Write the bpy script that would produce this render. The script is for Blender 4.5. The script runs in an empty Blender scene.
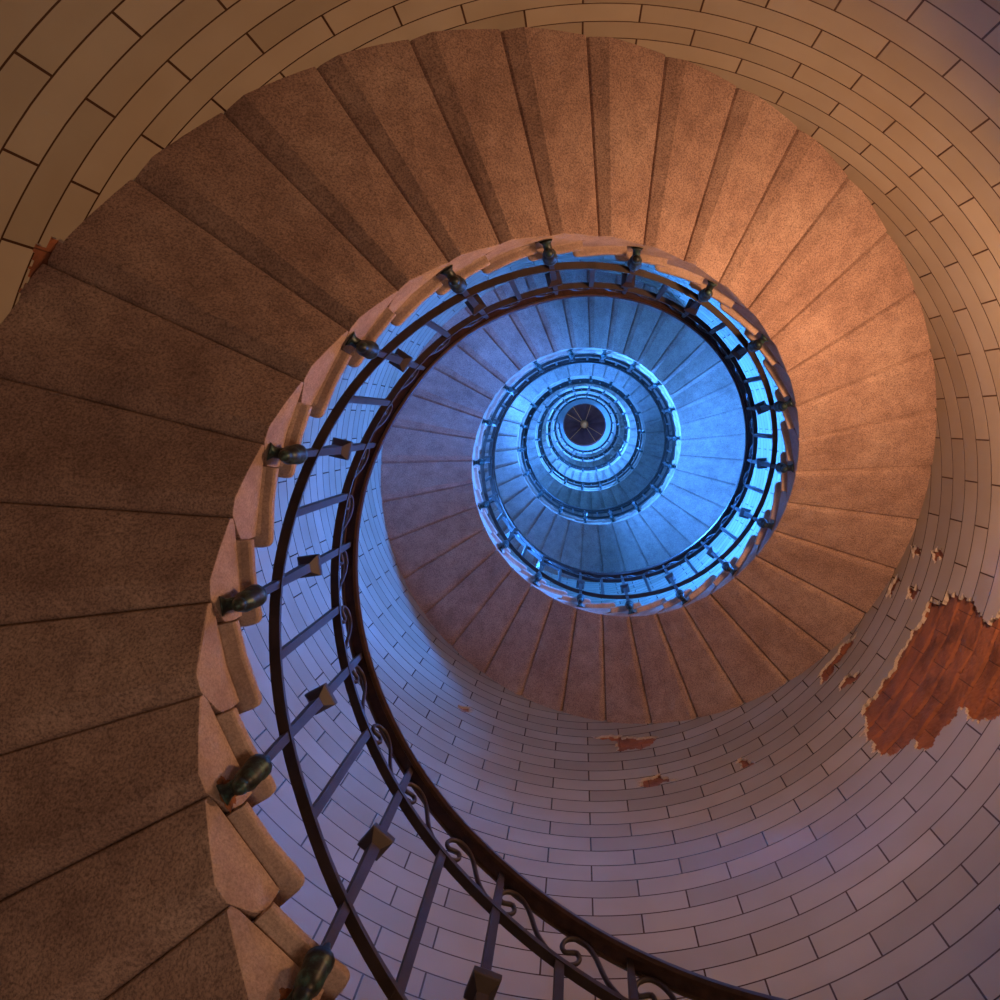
import bpy, math, random
from mathutils import Vector, Matrix
random.seed(7)
C = bpy.context.scene.collection
PI = math.pi
S = 2.1                                   # radius of the shaft in metres
F = 800.0
PP = (598.833, 458.595)                   # principal point of the (cropped) photograph
VP = (578.263, 419.861)                   # where the tower's axis meets the picture
CAM = (-0.07997*S, -0.18098*S)
GROUND, TOP = -1.6, 37.2
# ------------------------------------------------------------------ the helix, step by step
KN = [-8,-2,3,8,13,18,23,28,34,42,50,58,66,76,88,101]
DT = [-.0732,-.04477,-.01256,.00513,.02509,.02902,.04469,.0395,.04997,.04903,-.0161,-.03393,-.02596,-.0202,-.01509,-.00059]
DZ = [.00161,-.01203,-.00823,.00564,.00495,-.00059,-.00225,.00845,.00734,.0029,-.00182,-.00304,-.00099,.00212,.001,-.00506]
DR = [-.00372,-.00524,-.00594,.00186,.00771,.0048,.00017,-.0016,-.00091,.00043,.00192,.0015,-.00036,-.00233,-.00125,.00295]
def lerp(x, X, Y):
    if x <= X[0]: return Y[0]
    for a in range(len(X)-1):
        if x <= X[a+1]:
            f = (x-X[a])/(X[a+1]-X[a]); return Y[a]*(1-f)+Y[a+1]*f
    return Y[-1]
def th(i): return 3.43523 + .17438*i + lerp(i, KN, DT)
def zz(i): return S*(1.22663 + .07434*i + lerp(i, KN, DZ))
def rin(i): return S*(.577 + lerp(i, KN, DR))
LAST = 215
HX = [-12,-8,-4,-1,1,3,5,7,9,11,13,15,17,19,21,23,25,28]
HY = [1.20,1.19,1.17,1.17,1.22,1.19,1.23,1.16,1.07,1.04,1.07,1.15,1.24,1.33,1.41,1.42,1.32,1.2]
LX = [-8,-5,-2,1,3,5,8,10,12,14,16,18,20,23,26,29]
LY = [.362,.385,.345,.355,.395,.405,.36,.325,.31,.35,.39,.41,.445,.46,.39,.36]
def hand_off(i):
    return 1.2 + .55*(lerp(i, HX, HY)-1.2)
def r_hand(i):
    d = .45*(lerp(i, HX, HY)-1.2)
    return (rin(i)-.06)*(1 - d/max(1.5, zz(i)+1.2))
def low_off(i): return lerp(i, LX, LY)
def r_low(i): return rin(i)-.06
def r_up(i): return r_low(i)*.15 + r_hand(i)*.85
def cyl(r, t, z):                         # the shaft leans a hand's breadth near its head
    f = max(0, z-16)/21; return Vector((r*math.cos(t)+.12*f, r*math.sin(t)-.14*f, z))

# ------------------------------------------------------------------ materials
def mat(name):
    m = bpy.data.materials.new(name); m.use_nodes = True
    return m, m.node_tree.nodes, m.node_tree.links, m.node_tree.nodes['Principled BSDF']
def ramp(n, stops, interp='LINEAR'):
    r = n.new('ShaderNodeValToRGB'); r.color_ramp.interpolation = interp
    e = r.color_ramp.elements
    while len(e) < len(stops): e.new(0.5)
    for k, (p, c) in enumerate(stops):
        e[k].position = p; e[k].color = (*c, 1)
    return r
def mixc(n, l, fac, a, b, mode='MIX'):
    m = n.new('ShaderNodeMix'); m.data_type = 'RGBA'; m.blend_type = mode
    for s, v in ((m.inputs[0], fac), (m.inputs[6], a), (m.inputs[7], b)):
        if isinstance(v, (int, float)): s.default_value = v
        elif isinstance(v, tuple): s.default_value = (*v, 1)
        else: l.new(v, s)
    return m.outputs[2]
def noise(n, l, vec, scale, detail=6, rough=.6):
    t = n.new('ShaderNodeTexNoise'); t.inputs['Scale'].default_value = scale
    t.inputs['Detail'].default_value = detail; t.inputs['Roughness'].default_value = rough
    l.new(vec, t.inputs['Vector']); return t.outputs['Fac']
def bump(n, l, h, strength, dist, prev=None):
    b = n.new('ShaderNodeBump'); b.inputs['Strength'].default_value = strength; b.inputs['Distance'].default_value = dist
    l.new(h, b.inputs['Height'])
    if prev: l.new(prev, b.inputs['Normal'])
    return b.outputs['Normal']

def stone_material(name, c0, c1, c2, grain=1.0):
    m, n, l, b = mat(name)
    g = n.new('ShaderNodeNewGeometry').outputs['Position']
    n1 = noise(n, l, g, 2.2, 5); n2 = noise(n, l, g, 130, 4, .75); n3 = noise(n, l, g, 9, 8, .7)
    base = ramp(n, [(.3, c0), (.5, c1), (.72, c2)]); l.new(n1, base.inputs[0])
    sp = ramp(n, [(.36, (.36,.32,.33)), (.5, (1,1,1)), (.64, (1.5,1.45,1.4))]); l.new(n2, sp.inputs[0])
    col = mixc(n, l, .8*grain, base.outputs[0], sp.outputs[0], 'MULTIPLY')
    wear = ramp(n, [(.35, (.62,.58,.6)), (.6, (1,1,1))]); l.new(n3, wear.inputs[0])
    col = mixc(n, l, .7, col, wear.outputs[0], 'MULTIPLY')
    l.new(col, b.inputs['Base Color'])
    b.inputs['Roughness'].default_value = .85
    nb = bump(n, l, n2, .45*grain, .004); nb = bump(n, l, n3, .5, .012, nb)
    l.new(nb, b.inputs['Normal'])
    return m
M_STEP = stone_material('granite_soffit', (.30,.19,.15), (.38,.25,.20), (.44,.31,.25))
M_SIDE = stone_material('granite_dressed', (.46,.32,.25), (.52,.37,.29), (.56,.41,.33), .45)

def tile_uv(n): return n.new('ShaderNodeUVMap').outputs['UV']
def brick(n, l, uv, mortar, c1, c2, cm, smooth=.1):
    t = n.new('ShaderNodeTexBrick'); l.new(uv, t.inputs['Vector'])
    t.inputs['Scale'].default_value = 1; t.inputs['Mortar Size'].default_value = mortar
    t.inputs['Mortar Smooth'].default_value = smooth; t.inputs['Bias'].default_value = 0
    t.inputs['Brick Width'].default_value = .489; t.inputs['Row Height'].default_value = .1505
    t.inputs['Color1'].default_value = (*c1,1); t.inputs['Color2'].default_value = (*c2,1); t.inputs['Mortar'].default_value = (*cm,1)
    return t
def tile_material():
    m, n, l, b = mat('glazed_tile')
    uv = tile_uv(n); g = n.new('ShaderNodeNewGeometry').outputs['Position']
    t = brick(n, l, uv, .0042, (.42,.385,.315), (.33,.30,.24), (.06,.03,.018), .1)
    n1 = noise(n, l, g, .9, 2, .4); n2 = noise(n, l, g, 5, 2, .4)
    st = ramp(n, [(.35, (1,1,1)), (.62, (.80,.66,.50))]); l.new(n1, st.inputs[0])
    col = mixc(n, l, .4, t.outputs['Color'], st.outputs[0], 'MULTIPLY')
    s2 = ramp(n, [(.3, (.78,.72,.66)), (.7, (1,1,1))]); l.new(n2, s2.inputs[0])
    col = mixc(n, l, .3, col, s2.outputs[0], 'MULTIPLY')
    l.new(col, b.inputs['Base Color'])
    rr = n.new('ShaderNodeMapRange'); l.new(n2, rr.inputs[0]); rr.inputs[3].default_value = .17; rr.inputs[4].default_value = .26
    l.new(rr.outputs[0], b.inputs['Roughness'])
    inv = n.new('ShaderNodeMath'); inv.operation = 'SUBTRACT'; inv.inputs[0].default_value = 1; l.new(t.outputs['Fac'], inv.inputs[1])
    nb = bump(n, l, inv.outputs[0], .8, .003); nb = bump(n, l, n1, .15, .02, nb)
    l.new(nb, b.inputs['Normal'])
    return m
M_TILE = tile_material()
def brickwork_material():
    m, n, l, b = mat('bare_brick')
    uv = tile_uv(n); g = n.new('ShaderNodeNewGeometry').outputs['Position']
    t = brick(n, l, uv, .004, (.27,.095,.042), (.22,.075,.035), (.09,.03,.015), .9)
    t.inputs['Brick Width'].default_value = .326
    n1 = noise(n, l, g, 6, 6); n2 = noise(n, l, g, 34, 8, .75)
    s = ramp(n, [(.32, (.45,.38,.34)), (.5, (1,1,1)), (.7, (1.35,1.25,1.15))]); l.new(n1, s.inputs[0])
    col = mixc(n, l, .8, t.outputs['Color'], s.outputs[0], 'MULTIPLY'); l.new(col, b.inputs['Base Color'])
    b.inputs['Roughness'].default_value = .95
    inv = n.new('ShaderNodeMath'); inv.operation = 'SUBTRACT'; inv.inputs[0].default_value = 1; l.new(t.outputs['Fac'], inv.inputs[1])
    nb = bump(n, l, inv.outputs[0], .6, .006); nb = bump(n, l, n2, .8, .01, nb); l.new(nb, b.inputs['Normal'])
    return m
M_BRICK = brickwork_material()
def plain(name, col, rough=.6, metal=0., var=.3, scale=20, spec=None):
    m, n, l, b = mat(name)
    g = n.new('ShaderNodeNewGeometry').outputs['Position']; f = noise(n, l, g, scale, 5)
    r = ramp(n, [(.3, tuple(c*(1-var) for c in col)), (.7, tuple(min(1, c*(1+var)) for c in col))]); l.new(f, r.inputs[0])
    l.new(r.outputs[0], b.inputs['Base Color']); b.inputs['Roughness'].default_value = rough; b.inputs['Metallic'].default_value = metal
    l.new(bump(n, l, f, .2, .002), b.inputs['Normal'])
    return m
M_EDGE = plain('broken_tile_edge', (.50,.42,.36), .7, 0, .25, 60)
M_IRON = plain('dark_wrought_iron', (.035,.022,.018), .55, .1, .35, 14)
M_RAIL = plain('brown_oiled_rail', (.045,.02,.013), .38, .2, .5, 25)
def bronze_material():
    m, n, l, b = mat('verdigris_bronze')
    g = n.new('ShaderNodeNewGeometry').outputs['Position']; f = noise(n, l, g, 38, 6)
    r = ramp(n, [(.40, (.02,.022,.024)), (.52, (.035,.05,.045)), (.62, (.05,.12,.11)), (.74, (.16,.15,.09))]); l.new(f, r.inputs[0])
    l.new(r.outputs[0], b.inputs['Base Color']); b.inputs['Roughness'].default_value = .42; b.inputs['Metallic'].default_value = .4
    return m
M_BRONZE = bronze_material()
M_RUST = plain('rust_stain', (.26,.09,.03), .9, 0, .6, 60)
M_ROOF = plain('dark_roof_panel', (.085,.06,.085), .55, 0, .25, 3)
M_GOLD = plain('gilded_rib', (.75,.48,.2), .4, .4, .2, 30)
M_PLASTER = plain('white_plaster', (.62,.62,.62), .7, 0, .08, 3)
M_FLOOR = plain('flagstone', (.28,.25,.22), .7, 0, .3, 5)
M_FRAME = plain('window_frame_paint', (.5,.5,.48), .5, 0, .1, 10)
def sky_material(name, col, s):
    m, n, l, b = mat(name)
    b.inputs['Base Color'].default_value = (.02,.03,.05,1); b.inputs['Emission Color'].default_value = (*col, 1)
    b.inputs['Emission Strength'].default_value = s; b.inputs['Roughness'].default_value = .1
    return m

# ------------------------------------------------------------------ mesh helpers
def mesh(name, V, Fc, m, parent=None, smooth=False, uvs=None, mats=None, mi=None):
    me = bpy.data.meshes.new(name); me.from_pydata([tuple(v) for v in V], [], Fc)
    for k in (mats or [m]): me.materials.append(k)
    if mi: me.polygons.foreach_set('material_index', mi)
    if uvs:
        u = me.uv_layers.new(name='UVMap'); flat = []
        for f in uvs:
            for p in f: flat += [p[0], p[1]]
        u.data.foreach_set('uv', flat)
    if smooth: me.polygons.foreach_set('use_smooth', [True]*len(me.polygons))
    me.update()
    o = bpy.data.objects.new(name, me); C.objects.link(o)
    if parent: o.parent = parent
    return o
class MB:
    def __init__(s): s.V = []; s.F = []; s.M = []
    def loft(s, loops, caps=True, closed=True, mi=0):
        b = len(s.V); k = len(loops[0])
        for L in loops: s.V += [Vector(p) for p in L]
        for a in range(len(loops)-1):
            for j in range(k if closed else k-1):
                j2 = (j+1) % k
                s.F.append((b+a*k+j, b+a*k+j2, b+(a+1)*k+j2, b+(a+1)*k+j)); s.M.append(mi)
        if caps:
            s.F.append(tuple(b+j for j in reversed(range(k)))); s.M.append(mi)
            e = b+(len(loops)-1)*k
            s.F.append(tuple(e+j for j in range(k))); s.M.append(mi)
    def tube(s, pts, r, n=6, mi=0):
        pts = [Vector(p) for p in pts]; loops = []
        up = Vector((0,0,1))
        for a, p in enumerate(pts):
            d = (pts[min(a+1, len(pts)-1)] - pts[max(a-1, 0)]).normalized()
            if a == 0: u = d.orthogonal().normalized()
            else: u = (u - d*u.dot(d)).normalized()
            w = d.cross(u); rr = r[a] if isinstance(r, (list, tuple)) else r
            loops.append([p + (u*math.cos(2*PI*j/n) + w*math.sin(2*PI*j/n))*rr for j in range(n)])
        s.loft(loops, mi=mi)
    def build(s, name, m, parent=None, smooth=False, mats=None):
        o = mesh(name, s.V, s.F, m, parent, smooth, mats=mats, mi=s.M if mats else None)
        return o
def tag(o, label=None, cat=None, group=None, kind=None):
    if label: o['label'] = label
    if cat: o['category'] = cat
    if group: o['group'] = group
    if kind: o['kind'] = kind
    return o
def empty(name, loc=(0,0,0)):
    o = bpy.data.objects.new(name, None); C.objects.link(o); o.location = loc; o.empty_display_size = .3
    return o
def fix_normals(o):
    import bmesh
    bm = bmesh.new(); bm.from_mesh(o.data); bmesh.ops.recalc_face_normals(bm, faces=bm.faces); bm.to_mesh(o.data); bm.free()

# ------------------------------------------------------------------ wall of the shaft
PATCHES = [
[(0.3050,4.618),(0.3013,4.447),(0.2957,4.363),(0.3058,4.263),(0.3363,4.164),(0.3188,4.081),(0.2933,4.039),(0.2612,3.878),(0.2739,3.623),(0.3464,3.460),(0.4249,3.428),(0.4720,3.576),(0.5081,3.690),(0.5319,3.722),(0.5592,3.851),(0.5451,3.998),(0.5648,4.001),(0.6288,4.009),(0.6788,4.014),(0.6968,4.067),(0.6823,4.163),(0.7200,4.173),(0.7607,4.239),(0.7814,4.348),(0.7707,4.471),(0.7771,4.571),(0.7441,4.641),(0.7342,4.769),(0.7100,4.797),(0.6505,4.796),(0.5007,4.831),(0.4454,4.808),(0.3838,4.784),(0.3345,4.780),(0.3496,4.702),(0.3330,4.626)],
[(1.6038,6.157),(1.4957,6.179),(1.4788,6.112),(1.3872,6.061),(1.3524,6.003),(1.3842,5.919),(1.4317,5.868),(1.5122,5.876),(1.5127,6.054),(1.5717,6.109)],
[(1.4665,5.257),(1.4327,5.394),(1.3911,5.393),(1.3394,5.273),(1.3651,5.255),(1.4227,5.241)],
[(1.1331,5.244),(1.1116,5.237),(1.0827,5.102),(1.1026,5.082),(1.1266,5.099)],
[(0.2185,5.247),(0.2168,5.107),(0.2437,5.090),(0.2485,5.197)],
[(0.2146,4.956),(0.1915,4.813),(0.2197,4.777),(0.2387,4.880)],
[(0.3474,5.113),(0.3270,4.992),(0.3619,4.950),(0.3795,5.044)],
[(0.7469,5.585),(0.6844,5.566),(0.6955,5.416),(0.7380,5.416),(0.7656,5.446)],
[(0.7313,5.208),(0.6878,5.247),(0.6406,5.111),(0.6771,5.087),(0.7242,5.149)],
[(0.4008,5.369),(0.3304,5.350),(0.3316,5.272),(0.3998,5.280)],
[(0.6874,5.582),(0.6088,5.579),(0.5635,5.492),(0.6176,5.438),(0.6910,5.480)],
[(-2.7119,2.615),(-2.6796,2.621),(-2.6563,2.717),(-2.6698,2.784),(-2.7626,2.721),(-2.7693,2.632)],
[(2.1146,6.021),(2.0734,6.139),(2.0599,6.067),(2.0928,5.958)],
]
NT = 216; TH0 = -PI; DTH = 2*PI/NT; DZW = .1505
def row_off(t):
    t = (t+PI) % (2*PI) - PI
    return lerp(t, [-PI,-2.5,-1,1.5,PI], [-.082,-.105,-.05,-.024,-.082])
def uv_of(t, z):
    return ((t/.11636+.1)/2*.489 + .489*.5 + 48.9, z-row_off(t) + 301*.1505 - .1505)
def inside(p, P):
    c = False; j = len(P)-1
    for i in range(len(P)):
        if (P[i][1] > p[1]) != (P[j][1] > p[1]) and p[0] < (P[j][0]-P[i][0])*(p[1]-P[i][1])/(P[j][1]-P[i][1])+P[i][0]: c = not c
        j = i
    return c
# windows: (cell column, cell row, columns, rows, sky colour, strength)
def cell(t, z): return int(round(((t+PI) % (2*PI))/DTH)), int(round((z-GROUND)/DZW))
SKY = (.035,.23,1.0)
WINDOWS = [(-.12, 7.35, 720), (2.9, 8.95, 3300), (.9, 13.7, 1500), (-2.2, 13.1, 700), (-.7, 17.6, 1900), (2.3, 20.6, 2000), (.6, 24.8, 2400), (-2.6, 22.6, 2200), (-.9, 29.0, 2200), (2.0, 31.5, 1800), (-2.0, 34.8, 2200)]
hole = set(); WIN = []
for (t, z, s) in WINDOWS:
    c, r = cell(t, z); nc, nr = 12, 6
    WIN.append((c-nc//2, r-nr//2, nc, nr, s))
    for a in range(nc):
        for b in range(nr): hole.add(((c-nc//2+a) % NT, r-nr//2+b))
NR = int((TOP-GROUND)/DZW)+1
bb = [(min(p[0] for p in P), max(p[0] for p in P), min(p[1] for p in P), max(p[1] for p in P)) for P in PATCHES]
def near_patch(t0, t1, z0, z1):
    return [P for P, b in zip(PATCHES, bb) if t1 > b[0]-.03 and t0 < b[1]+.03 and z1 > b[2]-.04 and z0 < b[3]+.04]
V = []; Fc = []; UV = []; MI = []; idx = {}
SUB = 12
def vert(a, b, r=S):                     # a, b in sub-cells
    k = (a % (NT*SUB), b, r)
    if k not in idx:
        idx[k] = len(V); V.append(cyl(r, TH0+a*DTH/SUB, GROUND+b*DZW/SUB))
    return idx[k]
def quad(a0, b0, a1, b1):
    Fc.append((vert(a0,b0), vert(a0,b1), vert(a1,b1), vert(a1,b0))); MI.append(0)
    UV.append([uv_of(TH0+a*DTH/SUB, GROUND+b*DZW/SUB) for a, b in ((a0,b0),(a0,b1),(a1,b1),(a1,b0))])
rnd = random.Random(3)
gone = set(); fine = []
def jit(t, z):
    return (t + .006*math.sin(z*61+t*90) + .004*math.sin(z*143+1.3), z + .012*math.sin(t*75+2) + .007*math.sin(t*190+z*30))
for c in range(NT):
    t0 = TH0+c*DTH
    for r in range(NR):
        if (c, r) in hole: continue
        z0 = GROUND+r*DZW
        ps = near_patch(t0, t0+DTH, z0, z0+DZW)
        if not ps: quad(c*SUB, r*SUB, (c+1)*SUB, (r+1)*SUB); continue
        for a in range(SUB):
            for b in range(SUB):
                p = jit(t0+(a+.5)*DTH/SUB, z0+(b+.5)*DZW/SUB)
                if any(inside(p, P) for P in ps): gone.add((c*SUB+a, r*SUB+b))
                else: fine.append((c*SUB+a, r*SUB+b))
for (a, b) in fine: quad(a, b, a+1, b+1)
TH = .03
for (a, b) in gone:
    for (da, db, e) in ((-1,0,((a,b),(a,b+1))), (1,0,((a+1,b+1),(a+1,b))), (0,-1,((a+1,b),(a,b))), (0,1,((a,b+1),(a+1,b+1)))):
        if (a+da, b+db) not in gone:
            (x0,y0),(x1,y1) = e
            Fc.append((vert(x0,y0), vert(x0,y0,S+TH), vert(x1,y1,S+TH), vert(x1,y1))); MI.append(1)
            UV.append([(0,0)]*4)
wall = mesh('wall_tower', V, Fc, M_TILE, uvs=UV, mats=[M_TILE, M_EDGE], mi=MI)
tag(wall, 'round tower wall faced with cream glazed tiles in running bond', kind='structure')
# brick core behind the missing tiles
def core(regions, name, label):
    V = []; Fc = []; UV = []
    for (t0, t1, z0, z1) in regions:
        na = max(4, int((t1-t0)/.006)); nb = max(4, int((z1-z0)/.012)); base = len(V)
        for a in range(na+1):
            for b in range(nb+1):
                t = t0+(t1-t0)*a/na; z = z0+(z1-z0)*b/nb
                u, v = uv_of(t, z)
                fx = (v/.1505) % 1; jd = min(fx, 1-fx)
                d = .012 if jd < .07 else 0
                d += .006*math.sin(t*43+z*9)*math.sin(z*31) + rnd.uniform(-.002,.003)
                edge = .012 if a in (0,na) or b in (0,nb) else 0
                V.append(cyl(S+.018+d+edge, t, z))
        for a in range(na):
            for b in range(nb):
                q = [(a,b),(a,b+1),(a+1,b+1),(a+1,b)]
                Fc.append(tuple(base+x*(nb+1)+y for x, y in q))
                UV.append([uv_of(t0+(t1-t0)*x/na, z0+(z1-z0)*y/nb) for x, y in q])
    o = mesh(name, V, Fc, M_BRICK, wall, uvs=UV); o['label'] = label
    return o
for k, b in enumerate(bb):
    core([(b[0]-.05, b[1]+.05, b[2]-.06, b[3]+.06)], 'exposed_brick',
         'large bare red brick patch where tiles have fallen' if k == 0 else 'small chip of bare red brick in the tiles')
# windows in deep embrasures
for k, (c, r, nc, nr, s) in enumerate(WIN):
    t0 = TH0+c*DTH; t1 = t0+nc*DTH; z0 = GROUND+r*DZW; z1 = z0+nr*DZW; D = .55
    tm = (t0+t1)/2; n = Vector((math.cos(tm), math.sin(tm), 0)); tx = Vector((-math.sin(tm), math.cos(tm), 0))
    hw = S*math.sin((t1-t0)/2)
    V = []; Fc = []
    front = [cyl(S, t0+(t1-t0)*j/6, z0) for j in range(7)]; ft = [cyl(S, t0+(t1-t0)*j/6, z1) for j in range(7)]
    f_ = max(0, (z0+z1)/2-16)/21; sh = Vector((.12*f_, -.14*f_, 0))
    back = [sh + n*(S+D) + tx*(hw*.8*(2*j/6-1)) + Vector((0,0,z0+.1)) for j in range(7)]
    bt = [sh + n*(S+D) + tx*(hw*.8*(2*j/6-1)) + Vector((0,0,z1-.08)) for j in range(7)]
    V = front+ft+back+bt
    for j in range(6):
        Fc += [(j, j+1, 15+j, 14+j), (7+j+1, 7+j, 21+j, 22+j)]
    Fc += [(0, 14, 21, 7), (6, 13, 27, 20)]
    w = mesh('window_%d' % (k+1), V, Fc, M_PLASTER); tag(w, 'white plastered window recess in the tower wall', kind='structure')
    cz = (z0+z1)/2
    def P(x, z, d): return sh + n*(S+d) + tx*x + Vector((0,0,z))
    zb, zt = z0+.1, z1-.08; x0 = hw*.8
    pane = mesh('pane', [P(-x0,zb,D-.02), P(x0,zb,D-.02), P(x0,zt,D-.02), P(-x0,zt,D-.02)], [(0,1,2,3)], sky_material('daylight_pane_%d' % k, SKY, s), w)
    m = MB()
    def bar(xa, xb, za, zb_):
        m.loft([[P(xa,za,D-.09), P(xb,za,D-.09), P(xb,zb_,D-.09), P(xa,zb_,D-.09)], [P(xa,za,D-.04), P(xb,za,D-.04), P(xb,zb_,D-.04), P(xa,zb_,D-.04)]])
    bar(-x0,-x0+.05,zb,zt); bar(x0-.05,x0,zb,zt); bar(-x0,x0,zb,zb+.05); bar(-x0,x0,zt-.05,zt); bar(-.015,.015,zb,zt); bar(-x0,x0,cz-.012,cz+.012)
    m.build('window_frame', M_FRAME, w)
# ground floor
V = [(0,0,GROUND)]+[cyl(S+.3, 2*PI*j/96, GROUND) for j in range(96)]
fl = mesh('floor', V, [(0, 1+j, 1+(j+1) % 96) for j in range(96)], M_FLOOR); tag(fl, kind='structure')

# ------------------------------------------------------------------ stone steps
stair = empty('spiral_staircase', (0,0,GROUND))
tag(stair, 'cantilevered reddish granite spiral staircase climbing the round tiled tower wall', 'staircase')
rs = random.Random(11)
def step_geo(mb, i, detail=True):
    ta, tb = th(i), th(i+1); za, zb = zz(i), zz(i+1); ri = rin(i+.5); dt = tb-ta; dz = zb-za
    jz = rs.uniform(-.004, .004); ro = S+.02
    k = dz/.154
    sw = lerp(i, [11,15,32,35,48,54], [.235,.09,.09,.2,.2,.12]); ge = lerp(i, [8,13], [.955,.925])
    prof = [(0,0), (sw*.5,.002), (sw,.005), ((sw+ge)/2,.5*(.005+.1405)), (ge,.139), (ge,.160), (.86,.170), (.85,.172), (.1,.172), (-.42,.172), (-.42,.09), (-.40,.068), (-.30,.046), (-.13,.02)]
    if not detail: prof = [(0,0), (.235,.005), (.955,.1405), (.56,.215), (-.42,.215), (-.42,.068)]
    stations = [ri, ri+.3, ri+.6, ro] if detail else [ri, ro]
    loops = []
    for r in stations:
        L = []
        for (f, z) in prof:
            w = rs.uniform(-.0015,.0015) if detail and ri < r < ro else 0
            L.append(cyl(r, ta+f*dt, za+z*k+jz*(.5 if f > .9 or f < .1 else 1)+w))
        loops.append(L)
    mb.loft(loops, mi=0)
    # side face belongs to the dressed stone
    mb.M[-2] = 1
    if detail:
        g = .02; f1 = lambda r: -.42+g/(r*dt)
        mb.loft([[cyl(r, ta+(f1(r) if f is None else f)*dt, za+z*k) for f, z in ((None,.15),(.80,.15),(.80,.179),(.69,.196),(.58,.212),(.56,.22),(None,.22))] for r in (ri+g, ro)], mi=1)
    # tread slab with a rounded nosing, returned along the open end
    top = .232; th_ = .044
    lay = [(top-th_, .042), (top-th_+.006, .030), (top-th_+.009, .008), (top-th_+.014, .001), (top-.010, .0), (top-.003, .004), (top, .012)] if detail else [(top-th_, .01), (top-.02, 0), (top, .01)]
    loops = []
    for (z, ins) in lay:
        re = ri-.038+ins
        def front(r): return ta - .42*dt - (.04-ins)/r
        L = []
        R = .025
        f0 = front(re)
        L.append(cyl(re, ta+.62*dt, za+z*k))
        L.append(cyl(re, ta+.1*dt, za+z*k))
        if detail:
            for a in range(5):
                an = a/4*PI/2
                L.append(cyl(re+R*(1-math.cos(an)), f0+R/re*(1-math.sin(an)), za+z*k))
        else: L.append(cyl(re, f0, za+z*k))
        L.append(cyl(ro, front(ro), za+z*k)); L.append(cyl(ro, ta+.0*dt, za+z*k)); L.append(cyl(ro, ta+.60*dt, za+z*k))
        loops.append(L)
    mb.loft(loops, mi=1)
for i in range(-8, 92):
    mb = MB(); step_geo(mb, i)
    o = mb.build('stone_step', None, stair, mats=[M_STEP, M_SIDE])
    o.location.z = -GROUND; fix_normals(o)
    if i < 45:
        bv = o.modifiers.new('bevel', 'BEVEL'); bv.width = .006; bv.segments = 2; bv.limit_method = 'ANGLE'; bv.angle_limit = .5
mb = MB()
for i in list(range(-25, -8))+list(range(92, LAST)): step_geo(mb, i, False)
o = mb.build('stone_step', None, stair, mats=[M_STEP, M_SIDE]); o.location.z = -GROUND; fix_normals(o)
o['kind'] = 'stuff'; o['label'] = 'flights of steps at the foot and far up the shaft'

# ------------------------------------------------------------------ railing
rail = empty('stair_railing', (0,0,GROUND))
tag(rail, 'dark wrought iron railing with scrolls winding up the open stair well', 'railing')
I0, I1 = -21.15, LAST-.15
def put(o): o.location.z = -GROUND; return o
def sweep(mb, sec, rf, of, step=.25, i0=I0, i1=I1):
    loops = []; n = int((i1-i0)/step)
    for a in range(n+1):
        i = i0+(i1-i0)*a/n; t = th(i); r = rf(i); z = zz(i)+of(i)
        loops.append([cyl(r+u, t, z+w) for u, w in sec])
    mb.loft(loops)
mb = MB(); sweep(mb, [(-.03,.004),(-.036,.016),(-.032,.034),(-.016,.046),(.016,.046),(.032,.034),(.036,.016),(.03,.004),(.02,-.002),(.016,.006),(-.016,.006),(-.02,-.002)], r_hand, lambda i: hand_off(i)-.02)
put(mb.build('handrail', M_RAIL, rail))['label'] = 'brown moulded handrail'
fl_ = [(-.016,-.009),(-.016,.009),(.016,.009),(.016,-.009)]
def up_off(i): return hand_off(i)-.20
mb = MB(); sweep(mb, fl_, r_up, up_off); put(mb.build('upper_rail', M_IRON, rail))
mb = MB(); sweep(mb, [(-.017,-.008),(-.017,.008),(.017,.008),(.017,-.008)], r_low, low_off); put(mb.build('lower_rail', M_IRON, rail))
def sq(c, t, h, rad=None):               # square loop round a point, turned with the radius
    e = Vector((math.cos(t), math.sin(t), 0)); w = Vector((-math.sin(t), math.cos(t), 0))
    return [c+e*h+w*h, c-e*h+w*h, c-e*h-w*h, c+e*h-w*h]
def post(i):
    t = th(i); z = zz(i); r = r_low(i); rh = r_hand(i); zl = z+low_off(i); zt = z+hand_off(i)-.01
    def c(zv):
        f = min(1, max(0, (zv-zl)/(zt-zl))); return cyl(r*(1-f)+rh*f, t, zv)
    zp = zl+.315
    rod = MB(); rod.loft([sq(c(zv), t, h) for zv, h in ((z+.17,.011), (zl,.0125), (zp-.05,.016), (zp+.03,.013), (zt-.17,.0125), (zt,.009))])
    boss = MB(); boss.loft([sq(c(zv), t, h) for zv, h in ((zp-.045,.014), (zp-.012,.036), (zp-.006,.038), (zp+.012,.038), (zp+.016,.034), (zp+.05,.013))])
    br = MB(); n = 14
    br.loft([[c(z+zv)+Vector((math.cos(a*2*PI/n), math.sin(a*2*PI/n), 0))*h for a in range(n)] for zv, h in ((.035,.004),(.045,.016),(.06,.022),(.068,.015),(.08,.024),(.095,.031),(.15,.031),(.156,.034),(.176,.035),(.181,.026),(.19,.024),(.196,.017),(.225,.012))])
    e = Vector((math.cos(t), math.sin(t), 0)); p = cyl(r, t, z+.105); q0 = e*.06-Vector((0,0,.03))
    br.tube([p, p+q0*.35, p+q0*.75, p+q0*.92, p+q0], [.026,.019,.019,.028,.031], 12)
    return rod, boss, br
def bal(i):
    t = th(i); z = zz(i); zl = z+low_off(i); zu = z+up_off(i); m = MB()
    m.loft([sq(cyl(r_low(i), t, zl), t, .0125), sq(cyl(r_up(i), t, zu), t, .0125)]); return m
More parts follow.
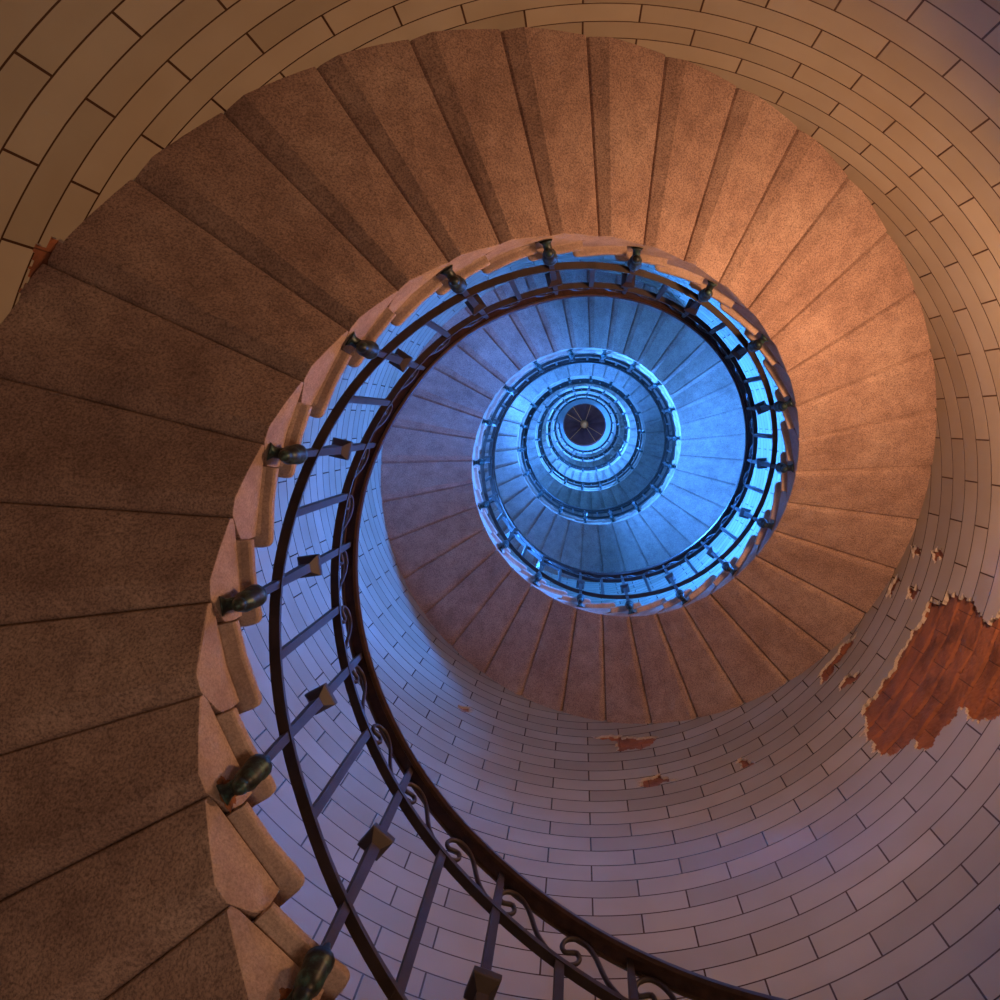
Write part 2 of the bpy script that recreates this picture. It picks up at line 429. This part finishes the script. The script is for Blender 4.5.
SC = [(0,0),(.08,.02),(.154,.108),(.24,.24),(.285,.40),(.25,.51),(.16,.43),(.085,.343),(.04,.38),(.04,.50),(.085,.65),(.16,.78),(.26,.88),(.37,.88),(.46,.80),(.53,.66),(.60,.44),(.67,.26),(.76,.14),(.86,.06),(.95,0)]
def smooth_path(P, k=3):
    out = []
    for a in range(len(P)-1):
        p0 = P[max(a-1,0)]; p1 = P[a]; p2 = P[a+1]; p3 = P[min(a+2, len(P)-1)]
        for j in range(k):
            u = j/k
            out.append(tuple(.5*((2*p1[d])+(-p0[d]+p2[d])*u+(2*p0[d]-5*p1[d]+4*p2[d]-p3[d])*u*u+(-p0[d]+3*p1[d]-3*p2[d]+p3[d])*u**3) for d in (0,1)))
    return out+[P[-1]]
SCP = smooth_path(SC, 2)
def scroll(m, i, lo=False):
    pts = []
    for s, v in (SC[::2]+[SC[-1]] if lo else SCP):
        j = i-s; z = zz(j)+up_off(j)+.006+v*.168
        pts.append(cyl(r_up(j)*(1-v)+r_hand(j)*v, th(j), z))
    m.tube(pts, .0075, 4 if lo else 6)
far_p = MB(); far_b = MB(); far_s = MB(); np_ = 0; nb_ = 0; ns_ = 0
for k in range(-20, LAST+1):
    i = k-.15
    if k % 2 == 0:
        rod, boss, br = post(i)
        if -12 <= k and np_ < 100:
            np_ += 1
            o = put(rod.build('post', M_IRON, rail))
            b1 = boss.build('boss', M_IRON, o); b1['label'] = 'square dark boss'
            b2 = br.build('bracket', M_BRONZE, o, smooth=True); b2['label'] = 'verdigris bronze cup bracket'
            if k in (-4,-6):                          # rusty stains round the nearest fixings
                p = cyl(rin(i)-.001, th(i), zz(i)+.10); m = MB(); e = Vector((math.cos(th(i)), math.sin(th(i)), 0)); w = Vector((-math.sin(th(i)), math.cos(th(i)), 0))
                L0 = []; L1 = []
                for a in range(48):
                    an = a/48*2*PI; rr = .04*(1+.18*math.sin(3*an+k)+.1*math.sin(7*an)+.06*math.sin(17*an))
                    L0.append(p+w*rr*math.cos(an)*1.2+Vector((0,0,rr*math.sin(an)))); L1.append(p-e*.004+w*rr*.8*math.cos(an)+Vector((0,0,rr*.7*math.sin(an))))
                m.loft([L0, L1]); q_ = m.build('rust_crust', M_RUST, o); q_['label'] = 'orange rust crust around the fixing'
        else:
            for src in (rod, boss, br):
                b0 = len(far_p.V); far_p.V += src.V; far_p.F += [tuple(b0+x for x in f) for f in src.F]; far_p.M += src.M
    else:
        m = bal(i)
        if -12 <= k and nb_ < 100:
            nb_ += 1; put(m.build('baluster', M_IRON, rail))
        else:
            b0 = len(far_b.V); far_b.V += m.V; far_b.F += [tuple(b0+x for x in f) for f in m.F]; far_b.M += m.M
    if k > -13 and ns_ < 100:
        ns_ += 1; m = MB(); scroll(m, i); put(m.build('scroll', M_IRON, rail, smooth=True))
    else: scroll(far_s, i, True)
for m, nm in ((far_p,'post'), (far_b,'baluster'), (far_s,'scroll')):
    o = put(m.build(nm, M_IRON, rail)); o['kind'] = 'stuff'

# ------------------------------------------------------------------ top of the shaft
zt = zz(LAST)+.25
ZL = zt+.9
def ring(name, r0, r1, z0, z1, m, label):
    mb = MB(); n = 96; loops = []
    for j in range(n+1):
        a = j/n*2*PI; loops.append([cyl(r, a, z) for r, z in ((r0,z0),(r1,z0),(r1,z1),(r0,z1))])
    mb.loft(loops, caps=False); o = mb.build(name, m); fix_normals(o); tag(o, label, kind='structure'); return o
TOPR = 1.0
ring('trim_1', TOPR, S+.05, ZL, ZL+.25, M_PLASTER, 'pale landing slab with a round opening at the head of the shaft')
ring('wall_lantern', TOPR+.0, TOPR+.1, ZL+.25, ZL+2.4, M_ROOF, 'pale drum wall below the lantern roof')
zc = ZL+2.2
V = []; Fc = []; n = 14
for j in range(n):
    a0 = 2*PI*j/n+.1; a1 = 2*PI*(j+1)/n+.1; b = len(V)
    V += [cyl(TOPR+.05, a0, zc), cyl(TOPR+.05, (a0+a1)/2, zc+.04), cyl(TOPR+.05, a1, zc), cyl(.12, a1, zc+.45), cyl(.12, (a0+a1)/2, zc+.47), cyl(.12, a0, zc+.45)]
    Fc += [(b,b+1,b+4,b+5), (b+1,b+2,b+3,b+4)]
ce = mesh('ceiling', V, Fc, M_ROOF); tag(ce, 'dark purple panelled conical ceiling at the head of the tower', kind='structure')
for j in range(n):
    a = 2*PI*j/n+.1; m = MB()
    e = Vector((math.cos(a), math.sin(a), 0)); w = Vector((-math.sin(a), math.cos(a), 0))
    A = cyl(TOPR, a, zc); B = cyl(.12, a, zc+.44); h = .012
    m.loft([[A-w*h, A+w*h, A+w*h-Vector((0,0,.03)), A-w*h-Vector((0,0,.03))], [B-w*h, B+w*h, B+w*h-Vector((0,0,.03)), B-w*h-Vector((0,0,.03))]])
    m.build('ceiling_rib', M_GOLD if j in (1,2,5,8,9,11) else M_ROOF, ce)
m = MB(); m.loft([[cyl(r, a*PI/8, z) for a in range(16)] for z, r in ((zc+.3,.02),(zc+.3,.1),(zc+.33,.17),(zc+.38,.2),(zc+.47,.2))])
m.build('ceiling_boss', M_GOLD, ce)

# ------------------------------------------------------------------ light
def lamp(name, loc, col, e, size, kind='POINT', target=None, sy=None):
    d = bpy.data.lights.new(name, kind); d.color = col; d.energy = e
    if kind == 'POINT': d.shadow_soft_size = size
    else:
        d.shape = 'RECTANGLE'; d.size = size; d.size_y = sy or size
    o = bpy.data.objects.new(name, d); C.objects.link(o); o.location = loc
    if target is not None: o.rotation_euler = (Vector(target)-Vector(loc)).to_track_quat('-Z','Y').to_euler()
    return o
lamp('landing_lamp', (1.6,-.3,3.0), (1,.52,.27), 52, .3, 'AREA', (-1.1,-.1,6.2))
lamp('landing_lamp', (1.55,-.3,2.95), (1,.55,.28), 20, .12)
lamp('low_fill', (.3,.3,-.8), (1,.70,.52), 52, .25)  # added general fill from below, out of view; no actual fixture stands here
lamp('lantern_lamp', (.3,.2,ZL+1.0), (.75,.75,1), 14, .2)
w = bpy.data.worlds.new('world'); bpy.context.scene.world = w; w.use_nodes = True
w.node_tree.nodes['Background'].inputs[0].default_value = (.3,.5,.9,1); w.node_tree.nodes['Background'].inputs[1].default_value = .3

# ------------------------------------------------------------------ camera
cd = bpy.data.cameras.new('camera'); cam = bpy.data.objects.new('camera', cd); C.objects.link(cam)
cd.sensor_width = 36; cd.sensor_fit = 'HORIZONTAL'; cd.lens = F*36/1000
cd.shift_x = -(PP[0]-500)/1000; cd.shift_y = (PP[1]-500)/1000
nz = Vector(((VP[0]-PP[0])/F, -(VP[1]-PP[1])/F, -1)).normalized()
X = Vector((1,0,0)); X = (X-nz*X.dot(nz)).normalized(); Y = nz.cross(X)
cam.matrix_world = Matrix((( X[0],X[1],X[2],CAM[0]), (Y[0],Y[1],Y[2],CAM[1]), (nz[0],nz[1],nz[2],0), (0,0,0,1)))
cd.clip_start = .05; cd.clip_end = 200
sc = bpy.context.scene; sc.camera = cam
sc.view_settings.view_transform = 'Standard'; sc.view_settings.look = 'None'; sc.view_settings.gamma = 1; sc.view_settings.exposure = 0
